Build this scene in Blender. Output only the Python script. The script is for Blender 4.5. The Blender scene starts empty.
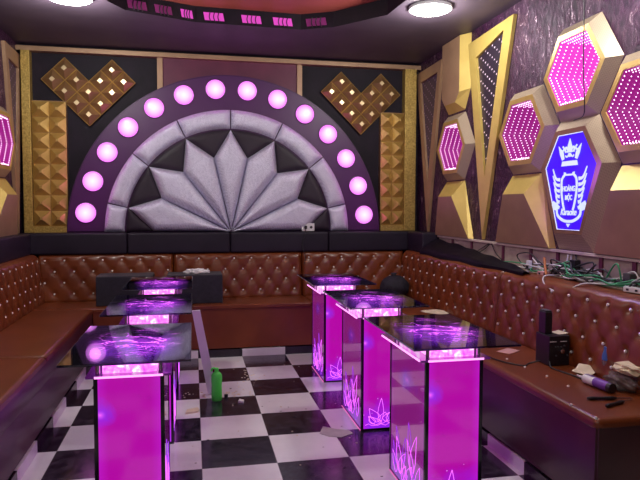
import bpy, bmesh, math, random
from mathutils import Vector, Matrix
random.seed(7)
S = bpy.context.scene
COL = S.collection
PI = math.pi
ORG = {}

# ------------------------------------------------------------------ materials
def mat(name, base=(.5,.5,.5), rough=.5, metal=0., spec=.5, coat=0., emis=None, es=0., alpha=1.):
    m = bpy.data.materials.new(name); m.use_nodes = True
    b = m.node_tree.nodes['Principled BSDF']
    b.inputs['Base Color'].default_value = (*base, 1)
    b.inputs['Roughness'].default_value = rough
    b.inputs['Metallic'].default_value = metal
    b.inputs['Specular IOR Level'].default_value = spec
    b.inputs['Coat Weight'].default_value = coat
    b.inputs['Coat Roughness'].default_value = .08
    if emis:
        b.inputs['Emission Color'].default_value = (*emis, 1)
        b.inputs['Emission Strength'].default_value = es
    return m
class N:
    """tiny node-tree helper"""
    def __init__(s, m): s.t = m.node_tree; s.b = s.t.nodes.get('Principled BSDF')
    def n(s, typ, **kw):
        x = s.t.nodes.new(typ)
        for k, v in kw.items():
            if k in x.inputs: x.inputs[k].default_value = v
            else: setattr(x, k, v)
        return x
    def l(s, a, b): s.t.links.new(a, b)
    def val(s, v, sock):
        if isinstance(v, (int, float)): sock.default_value = v
        else: s.l(v, sock)
    def m(s, op, a, b=0., c=0., clamp=False):
        x = s.t.nodes.new('ShaderNodeMath'); x.operation = op; x.use_clamp = clamp
        s.val(a, x.inputs[0]); s.val(b, x.inputs[1]); s.val(c, x.inputs[2])
        return x.outputs[0]
    def co(s, kind='Object'):
        return s.n('ShaderNodeTexCoord').outputs[kind]
    def xyz(s, v):
        x = s.n('ShaderNodeSeparateXYZ'); s.l(v, x.inputs[0]); return x.outputs
    def noise(s, v, scale, detail=4., rough=.55, dist=0.):
        x = s.n('ShaderNodeTexNoise'); x.inputs['Scale'].default_value = scale
        x.inputs['Detail'].default_value = detail; x.inputs['Roughness'].default_value = rough
        x.inputs['Distortion'].default_value = dist
        s.l(v, x.inputs['Vector']); return x.outputs['Fac']
    def ramp(s, f, stops):
        x = s.n('ShaderNodeValToRGB'); e = x.color_ramp.elements
        while len(e) < len(stops): e.new(.5)
        for i, (p, c) in enumerate(stops):
            e[i].position = p; e[i].color = (*c, 1) if len(c) == 3 else c
        s.l(f, x.inputs[0]); return x.outputs[0]
    def mix(s, f, a, b):
        x = s.n('ShaderNodeMix'); x.data_type = 'RGBA'
        s.val(f, x.inputs[0])
        for v, k in ((a, 6), (b, 7)):
            if isinstance(v, tuple): x.inputs[k].default_value = (*v, 1)
            else: s.l(v, x.inputs[k])
        return x.outputs[2]
    def bump(s, h, strength=.3, dist=.01):
        x = s.n('ShaderNodeBump'); x.inputs['Strength'].default_value = strength
        x.inputs['Distance'].default_value = dist; s.l(h, x.inputs['Height'])
        s.l(x.outputs[0], s.b.inputs['Normal']); return x
def vary(m, c1, c2, scale, bump=.15, bscale=120, bd=.002):
    k = N(m); co = k.co()
    k.l(k.ramp(k.noise(co, scale), [(.3, c1), (.7, c2)]), k.b.inputs['Base Color'])
    if bump: k.bump(k.noise(co, bscale, 3), bump, bd)
    return m

M = {}
M['leather'] = vary(mat('brown_leather', rough=.34, coat=.12), (.125,.025,.006), (.200,.046,.010), 2.2, .25, 160)
M['leather_dark'] = vary(mat('maroon_leather', rough=.38, coat=.1), (.050,.018,.022), (.080,.026,.028), 2., .2, 160)
M['black_leather'] = vary(mat('black_leather', rough=.55, spec=.35), (.009,.005,.014), (.016,.010,.024), 5, .3, 180)
M['crystal'] = mat('crystal', (.95,.93,.92), .12, .15, 1.)
M['gold'] = vary(mat('gold_leather', rough=.34, metal=.45), (.46,.29,.08), (.60,.40,.12), 6, .35, 260)
M['gold_grain'] = vary(mat('gold_grain', rough=.4, metal=.5), (.30,.19,.04), (.62,.43,.12), 70, .8, 120, .004)
M['bronze'] = vary(mat('bronze_leather', rough=.34, metal=.5), (.26,.14,.065), (.34,.20,.09), 6, .3, 260)
M['bronze_light'] = mat('bronze_cap', (.72,.55,.30), .3, .4)
M['tan'] = vary(mat('tan_leather', rough=.42, metal=.25), (.34,.20,.12), (.42,.26,.15), 5, .4, 220)
M['yellow'] = vary(mat('yellow_gold_leather', rough=.36, metal=.35), (.60,.43,.11), (.70,.52,.15), 6, .3, 260)
M['mesh_fabric'] = mat('grey_gold_fabric', (.33,.27,.25), .4, .35)
def _dots():
    k = N(M['mesh_fabric']); co = k.co()
    v = k.n('ShaderNodeTexVoronoi'); v.inputs['Scale'].default_value = 170; v.inputs['Randomness'].default_value = 0
    k.l(co, v.inputs['Vector'])
    k.l(k.ramp(v.outputs['Distance'], [(.22, (.16,.11,.10)), (.36, (.44,.34,.24))]), k.b.inputs['Base Color'])
_dots()
M['wallpaper'] = mat('crushed_velvet', rough=.3, metal=.35)
def _wp():
    k = N(M['wallpaper']); co = k.co()
    mp = k.n('ShaderNodeMapping'); mp.inputs['Scale'].default_value = (1, 1.0, .45); mp.inputs['Rotation'].default_value = (.3, 0, 0)
    k.l(co, mp.inputs[0])
    a = k.noise(mp.outputs[0], 26, 6, .7, 1.2); b = k.noise(co, 3.0, 3)
    f = k.m('ADD', k.m('MULTIPLY', a, .8), k.m('MULTIPLY', b, .2))
    k.l(k.ramp(f, [(.40, (.018,.005,.022)), (.57, (.07,.018,.06)), (.68, (.42,.30,.36))]), k.b.inputs['Base Color'])
    k.l(k.ramp(a, [(.4, (.55,)*3), (.62, (.2,)*3)]), k.b.inputs['Roughness'])
    k.bump(a, .9, .012)
_wp()
M['black_wall'] = vary(mat('black_wall_leather', rough=.6, spec=.25), (.007,.004,.010), (.014,.007,.018), 8, .4, 90, .003)
M['maroon_wall'] = vary(mat('maroon_fabric', rough=.5), (.10,.012,.045), (.15,.020,.06), 5, .3, 90)
M['arch'] = mat('gloss_purple_board', (.060,.006,.080), .42, .0, .5, .0)
M['silver'] = mat('silver_leather', (.62,.58,.68), .28, .4)
def _sv():
    k = N(M['silver']); co = k.co()
    w = k.n('ShaderNodeTexWave'); w.bands_direction = 'DIAGONAL'; w.inputs['Scale'].default_value = 26
    w.inputs['Distortion'].default_value = 9; w.inputs['Detail Scale'].default_value = 4; w.inputs['Detail'].default_value = 3
    k.l(co, w.inputs['Vector'])
    h = k.m('ADD', k.m('MULTIPLY', w.outputs['Fac'], .6), k.m('MULTIPLY', k.noise(co, 150, 2), .5))
    k.bump(h, .45, .006)
    k.l(k.ramp(h, [(.25, (.46,.44,.60)), (.75, (.82,.80,.96))]), k.b.inputs['Base Color'])
_sv()
M['plum_leather'] = vary(mat('plum_leather', rough=.55, coat=0), (.012,.005,.014), (.022,.010,.026), 7, .35, 120)
M['ceiling'] = vary(mat('ceiling_paint', rough=.55), (.055,.038,.058), (.075,.052,.078), 4, .15, 60)
M['red_ceiling'] = vary(mat('red_ceiling_paint', rough=.5), (.50,.10,.075), (.60,.14,.10), 2, .1, 60)
M['black'] = mat('black_plastic', (.012,.011,.016), .35)
M['black_matte'] = vary(mat('black_carpet_cover', rough=.8), (.008,.007,.014), (.018,.016,.028), 40, .5, 300)
M['speaker_top'] = vary(mat('grey_black_top', rough=.65), (.045,.045,.052), (.075,.072,.08), 9, .3, 200)  # dark grey, paler than the black cover
M['beige'] = vary(mat('bare_plaster', rough=.8), (.34,.25,.22), (.50,.40,.34), 9, .5, 40, .004)
M['board'] = vary(mat('bare_board', rough=.7), (.40,.30,.18), (.56,.45,.30), 12, .3, 80)
M['ledge'] = vary(mat('pale_trim', rough=.5), (.50,.40,.34), (.60,.50,.42), 9, .1, 80)
M['white'] = vary(mat('white_plastic', rough=.4), (.70,.69,.70), (.80,.79,.80), 9, .05, 80)
M['paper'] = vary(mat('paper', rough=.8), (.62,.52,.36), (.76,.66,.48), 9, .5, 60, .004)
M['card'] = vary(mat('cardboard', rough=.8), (.42,.36,.40), (.55,.48,.50), 14, .3, 80)
M['plank'] = vary(mat('white_laminate', rough=.45), (.72,.66,.80), (.80,.75,.88), 5, .1, 60)
M['green_plastic'] = vary(mat('green_plastic', rough=.35, coat=.2), (.05,.80,.06), (.12,.90,.12), 6, .1, 60)
M['green_cable'] = mat('green_cable', (.04,.30,.12), .45)
M['white_cable'] = mat('white_cable', (.62,.60,.60), .45)
M['black_cable'] = mat('black_cable', (.015,.015,.018), .45)
M['orange_cable'] = mat('orange_cable', (.45,.14,.04), .5)
M['purple_label'] = mat('purple_label', (.17,.05,.38), .4)
M['steel'] = mat('steel', (.6,.6,.62), .25, 1.)
M['blue_cap'] = mat('blue_cap', (.05,.14,.45), .4)
M['clear'] = mat('clear_plastic', (.75,.8,.9), .1); N(M['clear']).b.inputs['Transmission Weight'].default_value = .85
M['film'] = mat('thin_bag_film', (.18,.15,.14), .2, 0, .8)
N(M['film']).b.inputs['Alpha'].default_value = .55
M['pink_paper'] = mat('pink_paper', (.55,.28,.26), .7)

def glow(name, col, s, rough=.3):
    return mat(name, tuple(c*.25 for c in col), rough, 0, .5, 0, col, s)
M['arch_lamp'] = glow('pink_lamp', (1., .36, .95), 1.0)
def _al():
    k = N(M['arch_lamp']); x = k.xyz(k.co()); r = k.m('SQRT', k.m('ADD', k.m('MULTIPLY', x[0], x[0]), k.m('MULTIPLY', x[2], x[2])))
    k.l(k.ramp(k.m('MULTIPLY', r, 10.), [(.0, (1.,.72,1.)), (.45, (1.,.50,.98)), (.95, (.78,.14,.85))]), k.b.inputs['Emission Color']); k.b.inputs['Emission Strength'].default_value = 1.15
_al()
M['lamp_white'] = glow('white_lamp', (1., .98, .92), 14)
M['led'] = glow('led_dot', (1., .66, .97), 2.6)
M['led_hot'] = glow('led_dot_hot', (1., .80, 1.), 4)
M['cavity'] = mat('infinity_magenta', (.10,.005,.07), .25, 0, .5, 0, (.55,.02,.36), .42)
M['cavity_bright'] = mat('infinity_magenta_bright', (.15,.01,.10), .25, 0, .5, 0, (.80,.06,.60), .85)
M['sign_blue'] = mat('sign_blue', (.01,.003,.10), .45, 0, .3, 0, (.045,.001,.80), 1.0)
M['sign_white'] = glow('sign_white', (.74,.86,1.), .72)
M['sign_line'] = glow('sign_line', (.62,.70,1.), 1.2)
M['slot'] = glow('cove_magenta', (.75,.07,.55), .75)
M['slot_dim'] = glow('cove_magenta_dim', (.60,.06,.40), .10)
M['lip_glow'] = glow('edge_glow', (1., .30, .88), 1.7)
M['lotus'] = glow('lotus_line', (.85,.14,1.), 1.3)
M['lotus_violet'] = glow('lotus_line_violet', (.36,.05,.9), .8)
M['frame_black'] = mat('black_gloss_frame', (.012,.006,.02), .15, 0, .6)

# dark reflective floor tile
M['tile'] = mat('checker_tile', rough=.16, spec=.6)
def _tile():
    k = N(M['tile']); co = k.co(); x = k.xyz(co)
    fx = k.m('MULTIPLY', k.m('SUBTRACT', x[0], .036), 2.5); fy = k.m('MULTIPLY', k.m('SUBTRACT', x[1], .018), 2.5)
    par = k.m('FLOORED_MODULO', k.m('ADD', k.m('FLOOR', fx), k.m('FLOOR', fy)), 2.)
    # y index: the row just in front of the rear sofa (y 5.218..5.618) with columns x .036.. is white
    n1 = k.noise(co, 3.5, 5, .6); n2 = k.noise(co, 60, 5, .7); n3 = k.noise(co, 14, 6, .7)
    w = k.ramp(n1, [(.3, (.80,.80,.84)), (.7, (.90,.90,.92))])
    w = k.mix(k.ramp(n2, [(.62, (0,0,0)), (.72, (.5,.5,.5))]), w, (.40,.37,.38))
    d = k.ramp(n3, [(.45, (.014,.012,.020)), (.75, (.075,.065,.09))])
    c = k.mix(par, d, w)
    ex = k.m('ABSOLUTE', k.m('SUBTRACT', k.m('FRACT', fx), .5)); ey = k.m('ABSOLUTE', k.m('SUBTRACT', k.m('FRACT', fy), .5))
    g = k.m('GREATER_THAN', k.m('MAXIMUM', ex, ey), .495)
    k.l(k.mix(k.m('MULTIPLY', g, .6), c, (.12,.11,.12)), k.b.inputs['Base Color'])
    k.l(k.ramp(n3, [(.3, (.10,)*3), (.8, (.30,)*3)]), k.b.inputs['Roughness'])
_tile()
M['skirt_white'] = vary(mat('white_skirting', rough=.25), (.78,.76,.80), (.86,.84,.88), 6, 0)
M['skirt_black'] = vary(mat('black_skirting', rough=.25), (.012,.010,.016), (.03,.026,.035), 6, 0)

# dotted panel of the tall triangles
def dotted(name, base, dot, e):
    m = mat(name, base, .45); k = N(m); x = k.xyz(k.co())
    v = k.m('MULTIPLY', k.m('ADD', x[2], k.m('MULTIPLY', x[1], .55)), 21.); u = k.m('ADD', k.m('MULTIPLY', x[1], 13.), k.m('MULTIPLY', k.m('FLOOR', v), .5))
    du = k.m('SUBTRACT', k.m('FRACT', u), .5); dv = k.m('SUBTRACT', k.m('FRACT', v), .5)
    r = k.m('SQRT', k.m('ADD', k.m('MULTIPLY', du, du), k.m('MULTIPLY', dv, dv)))
    f = k.m('LESS_THAN', r, .10)  # pale dots in a slanted grid, with some emission
    k.l(k.mix(f, base, dot), k.b.inputs['Base Color'])
    k.l(k.mix(f, (0,0,0), dot), k.b.inputs['Emission Color']); k.b.inputs['Emission Strength'].default_value = e
    return m
M['dots'] = dotted('black_panel_pale_dots', (.020,.012,.024), (.80,.62,.75), .55)
M['dots_dim'] = dotted('plum_panel_pale_dots', (.040,.015,.055), (.42,.25,.50), .12)

# lit acrylic table panels; mesh-local x/y ignored, generated coords carry the print
def panel(name, bright):
    m = mat(name, (.05,.003,.05), .12, 0, .6, .4); k = N(m); g = k.xyz(k.co('Generated')); co = k.co()
    zz = g[2]; hh = g[0] if bright else g[1]
    nz = k.noise(co, 9, 4, .6, .6)
    base = k.mix(k.m('MULTIPLY', k.m('SUBTRACT', .30, k.m('ADD', zz, k.m('MULTIPLY', k.m('SUBTRACT', nz, .5), .3))), 4., clamp=True), (.42,.002,.34), (.27,.012,.78))
    edge = k.m('MULTIPLY', k.m('SUBTRACT', k.m('ABSOLUTE', k.m('SUBTRACT', hh, .5)), .34), 3.2, clamp=True)
    base = k.mix(edge, base, (.50,.012,.62))
    # star glow at the upper left of the print
    hx = k.m('SUBTRACT', hh, .03 if bright else .5); hz = k.m('MULTIPLY', k.m('SUBTRACT', zz, .78), 3.2)
    r = k.m('SQRT', k.m('ADD', k.m('MULTIPLY', hx, hx), k.m('MULTIPLY', hz, hz)))
    st = k.m('SUBTRACT', 1., k.m('MULTIPLY', k.m('ADD', r, k.m('MULTIPLY', k.m('SUBTRACT', nz, .5), .5)), 3.3), clamp=True)
    base = k.mix(k.m('MULTIPLY', st, .8), base, (.20,.03,.95))
    core = k.m('SUBTRACT', 1., k.m('MULTIPLY', r, 9.), clamp=True)
    core = k.m('MULTIPLY', core, core)
    base = k.mix(core, base, (1.,.12,1.))
    spk = k.n('ShaderNodeTexVoronoi'); spk.inputs['Scale'].default_value = 34; k.l(co, spk.inputs['Vector'])
    low = k.m('LESS_THAN', zz, .42)
    sp = k.m('MULTIPLY', k.m('LESS_THAN', spk.outputs['Distance'], .10), k.m('MULTIPLY', low, k.m('GREATER_THAN', k.xyz(spk.outputs['Color'])[0], .72)))
    base = k.mix(sp, base, (1.,.35,1.))
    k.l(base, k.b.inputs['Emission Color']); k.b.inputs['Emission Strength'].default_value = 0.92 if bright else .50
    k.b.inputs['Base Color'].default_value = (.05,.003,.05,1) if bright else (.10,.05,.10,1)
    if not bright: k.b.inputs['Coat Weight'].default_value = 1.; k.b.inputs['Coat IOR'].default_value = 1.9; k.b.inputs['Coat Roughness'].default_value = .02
    return m
M['panel_front'] = panel('lit_acrylic_front', True)
M['panel_side'] = panel('lit_acrylic_side', False)  # same lit panel, glow weakened in the material for its grazing view
M['light_box'] = mat('lit_frosted_box', (.3,.1,.3), .4)
def _lb():
    k = N(M['light_box']); co = k.co(); n = k.noise(co, 22, 5, .7, 1.)
    k.l(k.ramp(n, [(.34, (.85,.03,.85)), (.48, (1.,.22,.85)), (.60, (1.,.70,.95))]), k.b.inputs['Emission Color']); k.b.inputs['Emission Strength'].default_value = 1.6
_lb()
M['foot_pink'] = glow('foot_pink', (.9,.15,.6), .7)
M['lip'] = mat('lip_acrylic', (.10,.03,.13), .1, 0, .6, .5, (.35,.03,.5), .14)

def glass_top():
    m = bpy.data.materials.new('smoked_printed_glass'); m.use_nodes = True
    k = N(m); k.t.nodes.clear(); out = k.n('ShaderNodeOutputMaterial')
    g = k.xyz(k.co('Generated')); co = k.co()
    tr = k.n('ShaderNodeBsdfTransparent'); tr.inputs[0].default_value = (.22,.19,.27,1)
    gl = k.n('ShaderNodeBsdfGlossy'); gl.inputs['Roughness'].default_value = .035; gl.inputs[0].default_value = (.85,.84,1,1)
    fr = k.n('ShaderNodeFresnel'); fr.inputs[0].default_value = 2.1
    mx = k.n('ShaderNodeMixShader'); k.l(k.m('ADD', k.m('MULTIPLY', fr.outputs[0], .85), .06, clamp=True), mx.inputs[0]); k.l(tr.outputs[0], mx.inputs[1]); k.l(gl.outputs[0], mx.inputs[2])
    a = k.m('MULTIPLY', k.m('SUBTRACT', g[0], .52), 2.2); b = k.m('MULTIPLY', k.m('SUBTRACT', g[1], .5), 2.3)
    r = k.m('SQRT', k.m('ADD', k.m('MULTIPLY', a, a), k.m('MULTIPLY', b, b)))
    mask = k.m('MULTIPLY', k.m('SUBTRACT', .95, r), 2.2, clamp=True)
    mp = k.n('ShaderNodeMapping'); mp.inputs['Rotation'].default_value = (0, 0, .5); mp.inputs['Scale'].default_value = (1, 1.6, 1); k.l(co, mp.inputs[0])
    n = k.noise(mp.outputs[0], 5, 3, .6, 1.6)
    streak = k.m('SUBTRACT', 1., k.m('MULTIPLY', k.m('ABSOLUTE', k.m('SUBTRACT', n, .5)), 22.), clamp=True)
    streak = k.m('POWER', streak, 2.0)
    broad = k.noise(co, 6, 3)
    f = k.m('MULTIPLY', mask, k.m('ADD', k.m('MULTIPLY', k.m('SUBTRACT', broad, .42, clamp=True), .9), k.m('MULTIPLY', streak, k.m('MULTIPLY', broad, 1.5))))
    em = k.n('ShaderNodeEmission'); k.l(k.ramp(k.m('ADD', k.m('MULTIPLY', streak, .5), k.m('MULTIPLY', broad, .6)), [(.2, (.10,.02,.5)), (.5, (.55,.03,.85)), (.85, (1.,.25,.9))]), em.inputs[0])
    k.l(k.m('MULTIPLY', f, 2.4), em.inputs[1])  # emission stands in for box light shining up through the print
    ad = k.n('ShaderNodeAddShader'); k.l(mx.outputs[0], ad.inputs[0]); k.l(em.outputs[0], ad.inputs[1]); k.l(ad.outputs[0], out.inputs[0])
    return m
M['glass'] = glass_top()
M['glass_edge'] = mat('glass_edge', (.35,.40,.50), .15, 0, .8)

# ------------------------------------------------------------------ mesh helpers
def box(bm, x0, x1, y0, y1, z0, z1, bev=0, seg=2):
    r = bmesh.ops.create_cube(bm, size=1)
    vs = r['verts']
    for v in vs:
        v.co = Vector((x0 + (v.co.x+.5)*(x1-x0), y0 + (v.co.y+.5)*(y1-y0), z0 + (v.co.z+.5)*(z1-z0)))
    if bev:
        es = list({e for v in vs for e in v.link_edges})
        bmesh.ops.bevel(bm, geom=es, offset=bev, segments=seg, profile=.6, affect='EDGES')
def B(*a, **k):
    bm = bmesh.new(); box(bm, *a, **k); return bm
def prism(bm, front, back):
    """closed solid between two loops with the same number of points"""
    f = [bm.verts.new(p) for p in front]; b = [bm.verts.new(p) for p in back]
    n = len(f); bm.faces.new(f); bm.faces.new(b[::-1])
    for i in range(n): bm.faces.new((f[i], b[i], b[(i+1) % n], f[(i+1) % n]))
    bmesh.ops.recalc_face_normals(bm, faces=bm.faces)
def loft(bm, a, b):
    """ring of quads between two loops"""
    f = [bm.verts.new(p) for p in a]; g = [bm.verts.new(p) for p in b]; n = len(f)
    for i in range(n): bm.faces.new((f[i], g[i], g[(i+1) % n], f[(i+1) % n]))
def tube(bm, pts, r, seg=8, cap=True):
    pts = [Vector(p) for p in pts]; rings = []
    n = len(pts); rr = r if isinstance(r, (list, tuple)) else [r]*n
    up = None
    for i, p in enumerate(pts):
        d = (pts[min(i+1, n-1)] - pts[max(i-1, 0)]).normalized()
        if up is None: up = Vector((0,0,1)) if abs(d.z) < .9 else Vector((1,0,0))
        a = d.cross(up).normalized(); b = a.cross(d).normalized(); up = b
        rings.append([bm.verts.new(p + (a*math.cos(t) + b*math.sin(t))*rr[i]) for t in [2*PI*k/seg for k in range(seg)]])
    for i in range(n-1):
        for k in range(seg):
            bm.faces.new((rings[i][k], rings[i][(k+1) % seg], rings[i+1][(k+1) % seg], rings[i+1][k]))
    if cap:
        bm.faces.new(rings[0][::-1]); bm.faces.new(rings[-1])
def lathe(bm, prof, c=(0,0,0), axis='z', seg=24):
    """prof: list of (r, h)"""
    rings = []
    for r, h in prof:
        ring = []
        for k in range(seg):
            t = 2*PI*k/seg; a, b = r*math.cos(t), r*math.sin(t)
            p = (a, b, h) if axis == 'z' else ((a, h, b) if axis == 'y' else (h, a, b))
            ring.append(bm.verts.new(Vector(c) + Vector(p)))
        rings.append(ring)
    for i in range(len(rings)-1):
        for k in range(seg):
            bm.faces.new((rings[i][k], rings[i][(k+1) % seg], rings[i+1][(k+1) % seg], rings[i+1][k]))
    bm.faces.new(rings[0][::-1]); bm.faces.new(rings[-1])
    bmesh.ops.recalc_face_normals(bm, faces=bm.faces)
def bez(pts, n=10):
    """Catmull-Rom through pts"""
    P = [Vector(p) for p in pts]; P = [P[0]*2-P[1]] + P + [P[-1]*2-P[-2]]; out = []
    for i in range(1, len(P)-2):
        for k in range(n):
            t = k/n
            out.append(.5*((2*P[i]) + (-P[i-1]+P[i+1])*t + (2*P[i-1]-5*P[i]+4*P[i+1]-P[i+2])*t*t + (-P[i-1]+3*P[i]-3*P[i+1]+P[i+2])*t**3))
    out.append(P[-2]); return out

def link(name, bm, m, smooth):
    me = bpy.data.meshes.new(name); bm.to_mesh(me); bm.free()
    if isinstance(m, str): m = M[m]
    me.materials.append(m)
    if smooth:
        for p in me.polygons: p.use_smooth = True
        if smooth is not True: me.set_sharp_from_angle(angle=math.radians(smooth))
    o = bpy.data.objects.new(name, me); COL.objects.link(o); return o
def obj(name, bm, m, parent=None, smooth=False, local=False, label=None, kind=None):
    if parent is not None:
        if not local:
            bmesh.ops.translate(bm, verts=bm.verts, vec=-ORG[parent.as_pointer()])
        o = link(name, bm, m, smooth); o.parent = parent
        ORG[o.as_pointer()] = ORG[parent.as_pointer()]
    else:
        xs = [v.co.copy() for v in bm.verts]
        c = Vector(((min(v.x for v in xs)+max(v.x for v in xs))/2, (min(v.y for v in xs)+max(v.y for v in xs))/2, min(v.z for v in xs)))
        bmesh.ops.translate(bm, verts=bm.verts, vec=-c)
        o = link(name, bm, m, smooth); o.location = c
        ORG[o.as_pointer()] = c
    if label: o['label'] = label
    if kind: o['kind'] = kind
    return o
def tag(o, label, cat, group=None, kind=None):
    o['label'] = label; o['category'] = cat
    if group: o['group'] = group
    if kind: o['kind'] = kind
    return o
def thing(name, label, cat, loc=(0,0,0), rot=(0,0,0), group=None):
    o = bpy.data.objects.new(name, None); COL.objects.link(o); o.empty_display_size = .05
    o.location = loc; o.rotation_euler = rot; ORG[o.as_pointer()] = Vector(loc)
    return tag(o, label, cat, group)
def struct(name, bm, m, world=True, smooth=False):
    me_o = link(name, bm, m, smooth)     # keeps world coordinates so that world-space patterns line up
    me_o['kind'] = 'structure'; return me_o
def kids(o): return [c for c in bpy.data.objects if c.parent == o]
def copy_tree(o, parent=None):
    c = o.copy(); COL.objects.link(c)
    if parent is not None: c.parent = parent
    for ch in kids(o): copy_tree(ch, c)
    return c

# ------------------------------------------------------------------ room
XL, XR, YB, YF = -1.60, 2.38, 6.30, -1.60
ZS, ZC = 2.90, 3.03
struct('floor', B(XL-.1, XR+.35, YF-.1, YB+.1, -.08, 0), 'tile')
struct('wall_back', B(XL-.1, XR+.35, YB, YB+.1, 0, 3.1), 'black_wall')
struct('wall_front', B(XL-.1, XR+.35, YF-.1, YF, 0, 3.1), 'maroon_wall')

# decoration layout on the side walls (y centre, z centre of hexagon cells)
HA, HH = .40, .305      # half width and half height of a cell at the wall
def hexpts(cy, cz, a, h, x, lo=None, hi=None):
    hi = h if hi is None else hi; lo = h if lo is None else lo
    w = a*.49
    return [Vector((x, cy+w, cz+hi)), Vector((x, cy-w, cz+hi)), Vector((x, cy-a, cz)), Vector((x, cy-w, cz-lo)), Vector((x, cy+w, cz-lo)), Vector((x, cy+a, cz))]
LIT_R = [(5.30, 1.93, 'C'), (4.07, 1.93, 'F'), (3.465, 2.24, 'G'), (2.86, 1.93, 'H')]
LIT_L = [(5.60, 1.93, 'L')]
def holed_wall(name, x, thick, holes, m, z1=3.1):
    bm = bmesh.new(); edges = []
    def loop(ps):
        vs = [bm.verts.new(p) for p in ps]
        for i in range(len(vs)): edges.append(bm.edges.new((vs[i], vs[(i+1) % len(vs)])))
    loop([(x, YF-.1, 0), (x, YB, 0), (x, YB, z1), (x, YF-.1, z1)])
    for cy, cz, _ in holes: loop(hexpts(cy, cz, .27, .206, x))
    bmesh.ops.triangle_fill(bm, use_beauty=True, edges=edges)
    r = bmesh.ops.extrude_face_region(bm, geom=list(bm.faces))
    bmesh.ops.translate(bm, verts=[g for g in r['geom'] if isinstance(g, bmesh.types.BMVert)], vec=(thick, 0, 0))
    bmesh.ops.recalc_face_normals(bm, faces=bm.faces)
    return struct(name, bm, m)
holed_wall('wall_right', XR, .03, LIT_R, 'wallpaper')
holed_wall('wall_left', XL, -.03, LIT_L, 'wallpaper')

# ceiling: lower soffit with an angular tray opening, riser, red upper ceiling
tray = [(-.72, 4.30), (-.60, 4.86), (-.50, 5.04), (.03, 5.24), (.92, 5.27), (1.18, 5.14), (1.52, 4.72), (1.56, 4.2), (1.56, .6), (1.1, .1), (-.3, .1), (-.72, .5)]
bm = bmesh.new(); ed = []
for ps in ([(XL-.1, YF-.1), (XR+.1, YF-.1), (XR+.1, YB), (XL-.1, YB)], tray):
    vs = [bm.verts.new((x, y, ZS)) for x, y in ps]
    for i in range(len(vs)): ed.append(bm.edges.new((vs[i], vs[(i+1) % len(vs)])))
bmesh.ops.triangle_fill(bm, use_beauty=True, edges=ed)
r = bmesh.ops.extrude_face_region(bm, geom=list(bm.faces))
bmesh.ops.translate(bm, verts=[g for g in r['geom'] if isinstance(g, bmesh.types.BMVert)], vec=(0, 0, ZC-ZS))
bmesh.ops.recalc_face_normals(bm, faces=bm.faces)
struct('ceiling', bm, 'ceiling')
struct('ceiling_upper', B(XL-.1, XR+.1, YF-.1, YB, ZC, ZC+.07), 'red_ceiling')
bm = bmesh.new(); rv = [(bm.verts.new((x, y, ZS+.0005)), bm.verts.new((x, y, ZC-.0005))) for x, y in [(a*.999+.0005, b-.0025) for a, b in tray]]
for i in range(len(rv)):
    p, q = rv[i], rv[(i+1) % len(rv)]; bm.faces.new((p[0], q[0], q[1], p[1]))
struct('trim_10', bm, 'black_wall')
# cove LED openings on the riser
def cove(p0, p1, m, label):
    p0 = Vector((*p0, 0)); p1 = Vector((*p1, 0)); d = (p1-p0); L = d.length; d.normalize(); n = Vector((d.y, -d.x, 0))
    if n.y > 0: n = -n
    t = thing('cove_light', label, 'light', (p0.x, p0.y, ZS+.012), group=None)
    bm = bmesh.new()
    a = p0 + n*.008; b = p1 + n*.008; sk = d*.012
    prism(bm, [a + Vector((0,0,ZS+.022)), b + Vector((0,0,ZS+.022)), b - sk + Vector((0,0,ZS+.085)), a - sk + Vector((0,0,ZS+.085))],
              [q - n*.003 for q in [a + Vector((0,0,ZS+.022)), b + Vector((0,0,ZS+.022)), b - sk + Vector((0,0,ZS+.085)), a - sk + Vector((0,0,ZS+.085))]])
    obj('lit_panel', bm, m, t)
    for f in (.30, .52, .74):
        bm = bmesh.new(); c = a + d*L*f
        tube(bm, bez([c + n*.004 + Vector((0,0,ZS+.01)), c + n*.004 - d*.012 + Vector((0,0,ZS+.05)), c + n*.004 - d*.004 + Vector((0,0,ZS+.09))], 4), .0045, 5)
        obj('slat', bm, 'black', t)
def lerp(a, b, t): return (a[0]+(b[0]-a[0])*t, a[1]+(b[1]-a[1])*t)
A, Bc = (.03, 5.24), (.92, 5.27)
cove(lerp(A, Bc, .09), lerp(A, Bc, .27), 'slot', 'left one of the three bright magenta cove openings above the arch')
cove(lerp(A, Bc, .44), lerp(A, Bc, .62), 'slot', 'middle one of the three bright magenta cove openings above the arch')
cove(lerp(A, Bc, .74), lerp(A, Bc, .92), 'slot', 'right one of the three bright magenta cove openings above the arch')
A2 = (-.50, 5.04)
cove(lerp(A2, A, .04), lerp(A2, A, .30), 'slot_dim', 'dim magenta cove opening furthest left in the slanted ceiling step')
cove(lerp(A2, A, .42), lerp(A2, A, .66), 'slot_dim', 'dim magenta cove opening in the middle of the slanted ceiling step')
cove(lerp(A2, A, .80), lerp(A2, A, .97), 'slot', 'magenta cove opening right in the corner of the ceiling step')
cove(lerp((.92,5.27), (1.18,5.14), .2), lerp((.92,5.27), (1.18,5.14), .8), 'slot_dim', 'dim magenta cove opening right of the bright three, past the step corner')

# ------------------------------------------------------------------ back wall
CX, CZ, YA = .375, 1.13, 6.20
struct('trim_1', B(XL, XR, 6.215, YB, 2.83, 2.875, bev=.005), 'tan')
struct('trim_2', B(-.33, -.278, 6.25, YB, 2.3, 2.83), 'tan')
struct('trim_3', B(1.055, 1.107, 6.25, YB, 2.3, 2.83), 'tan')
struct('trim_4', B(-.278, 1.055, 6.27, YB, 2.3, 2.83), 'maroon_wall')

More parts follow.
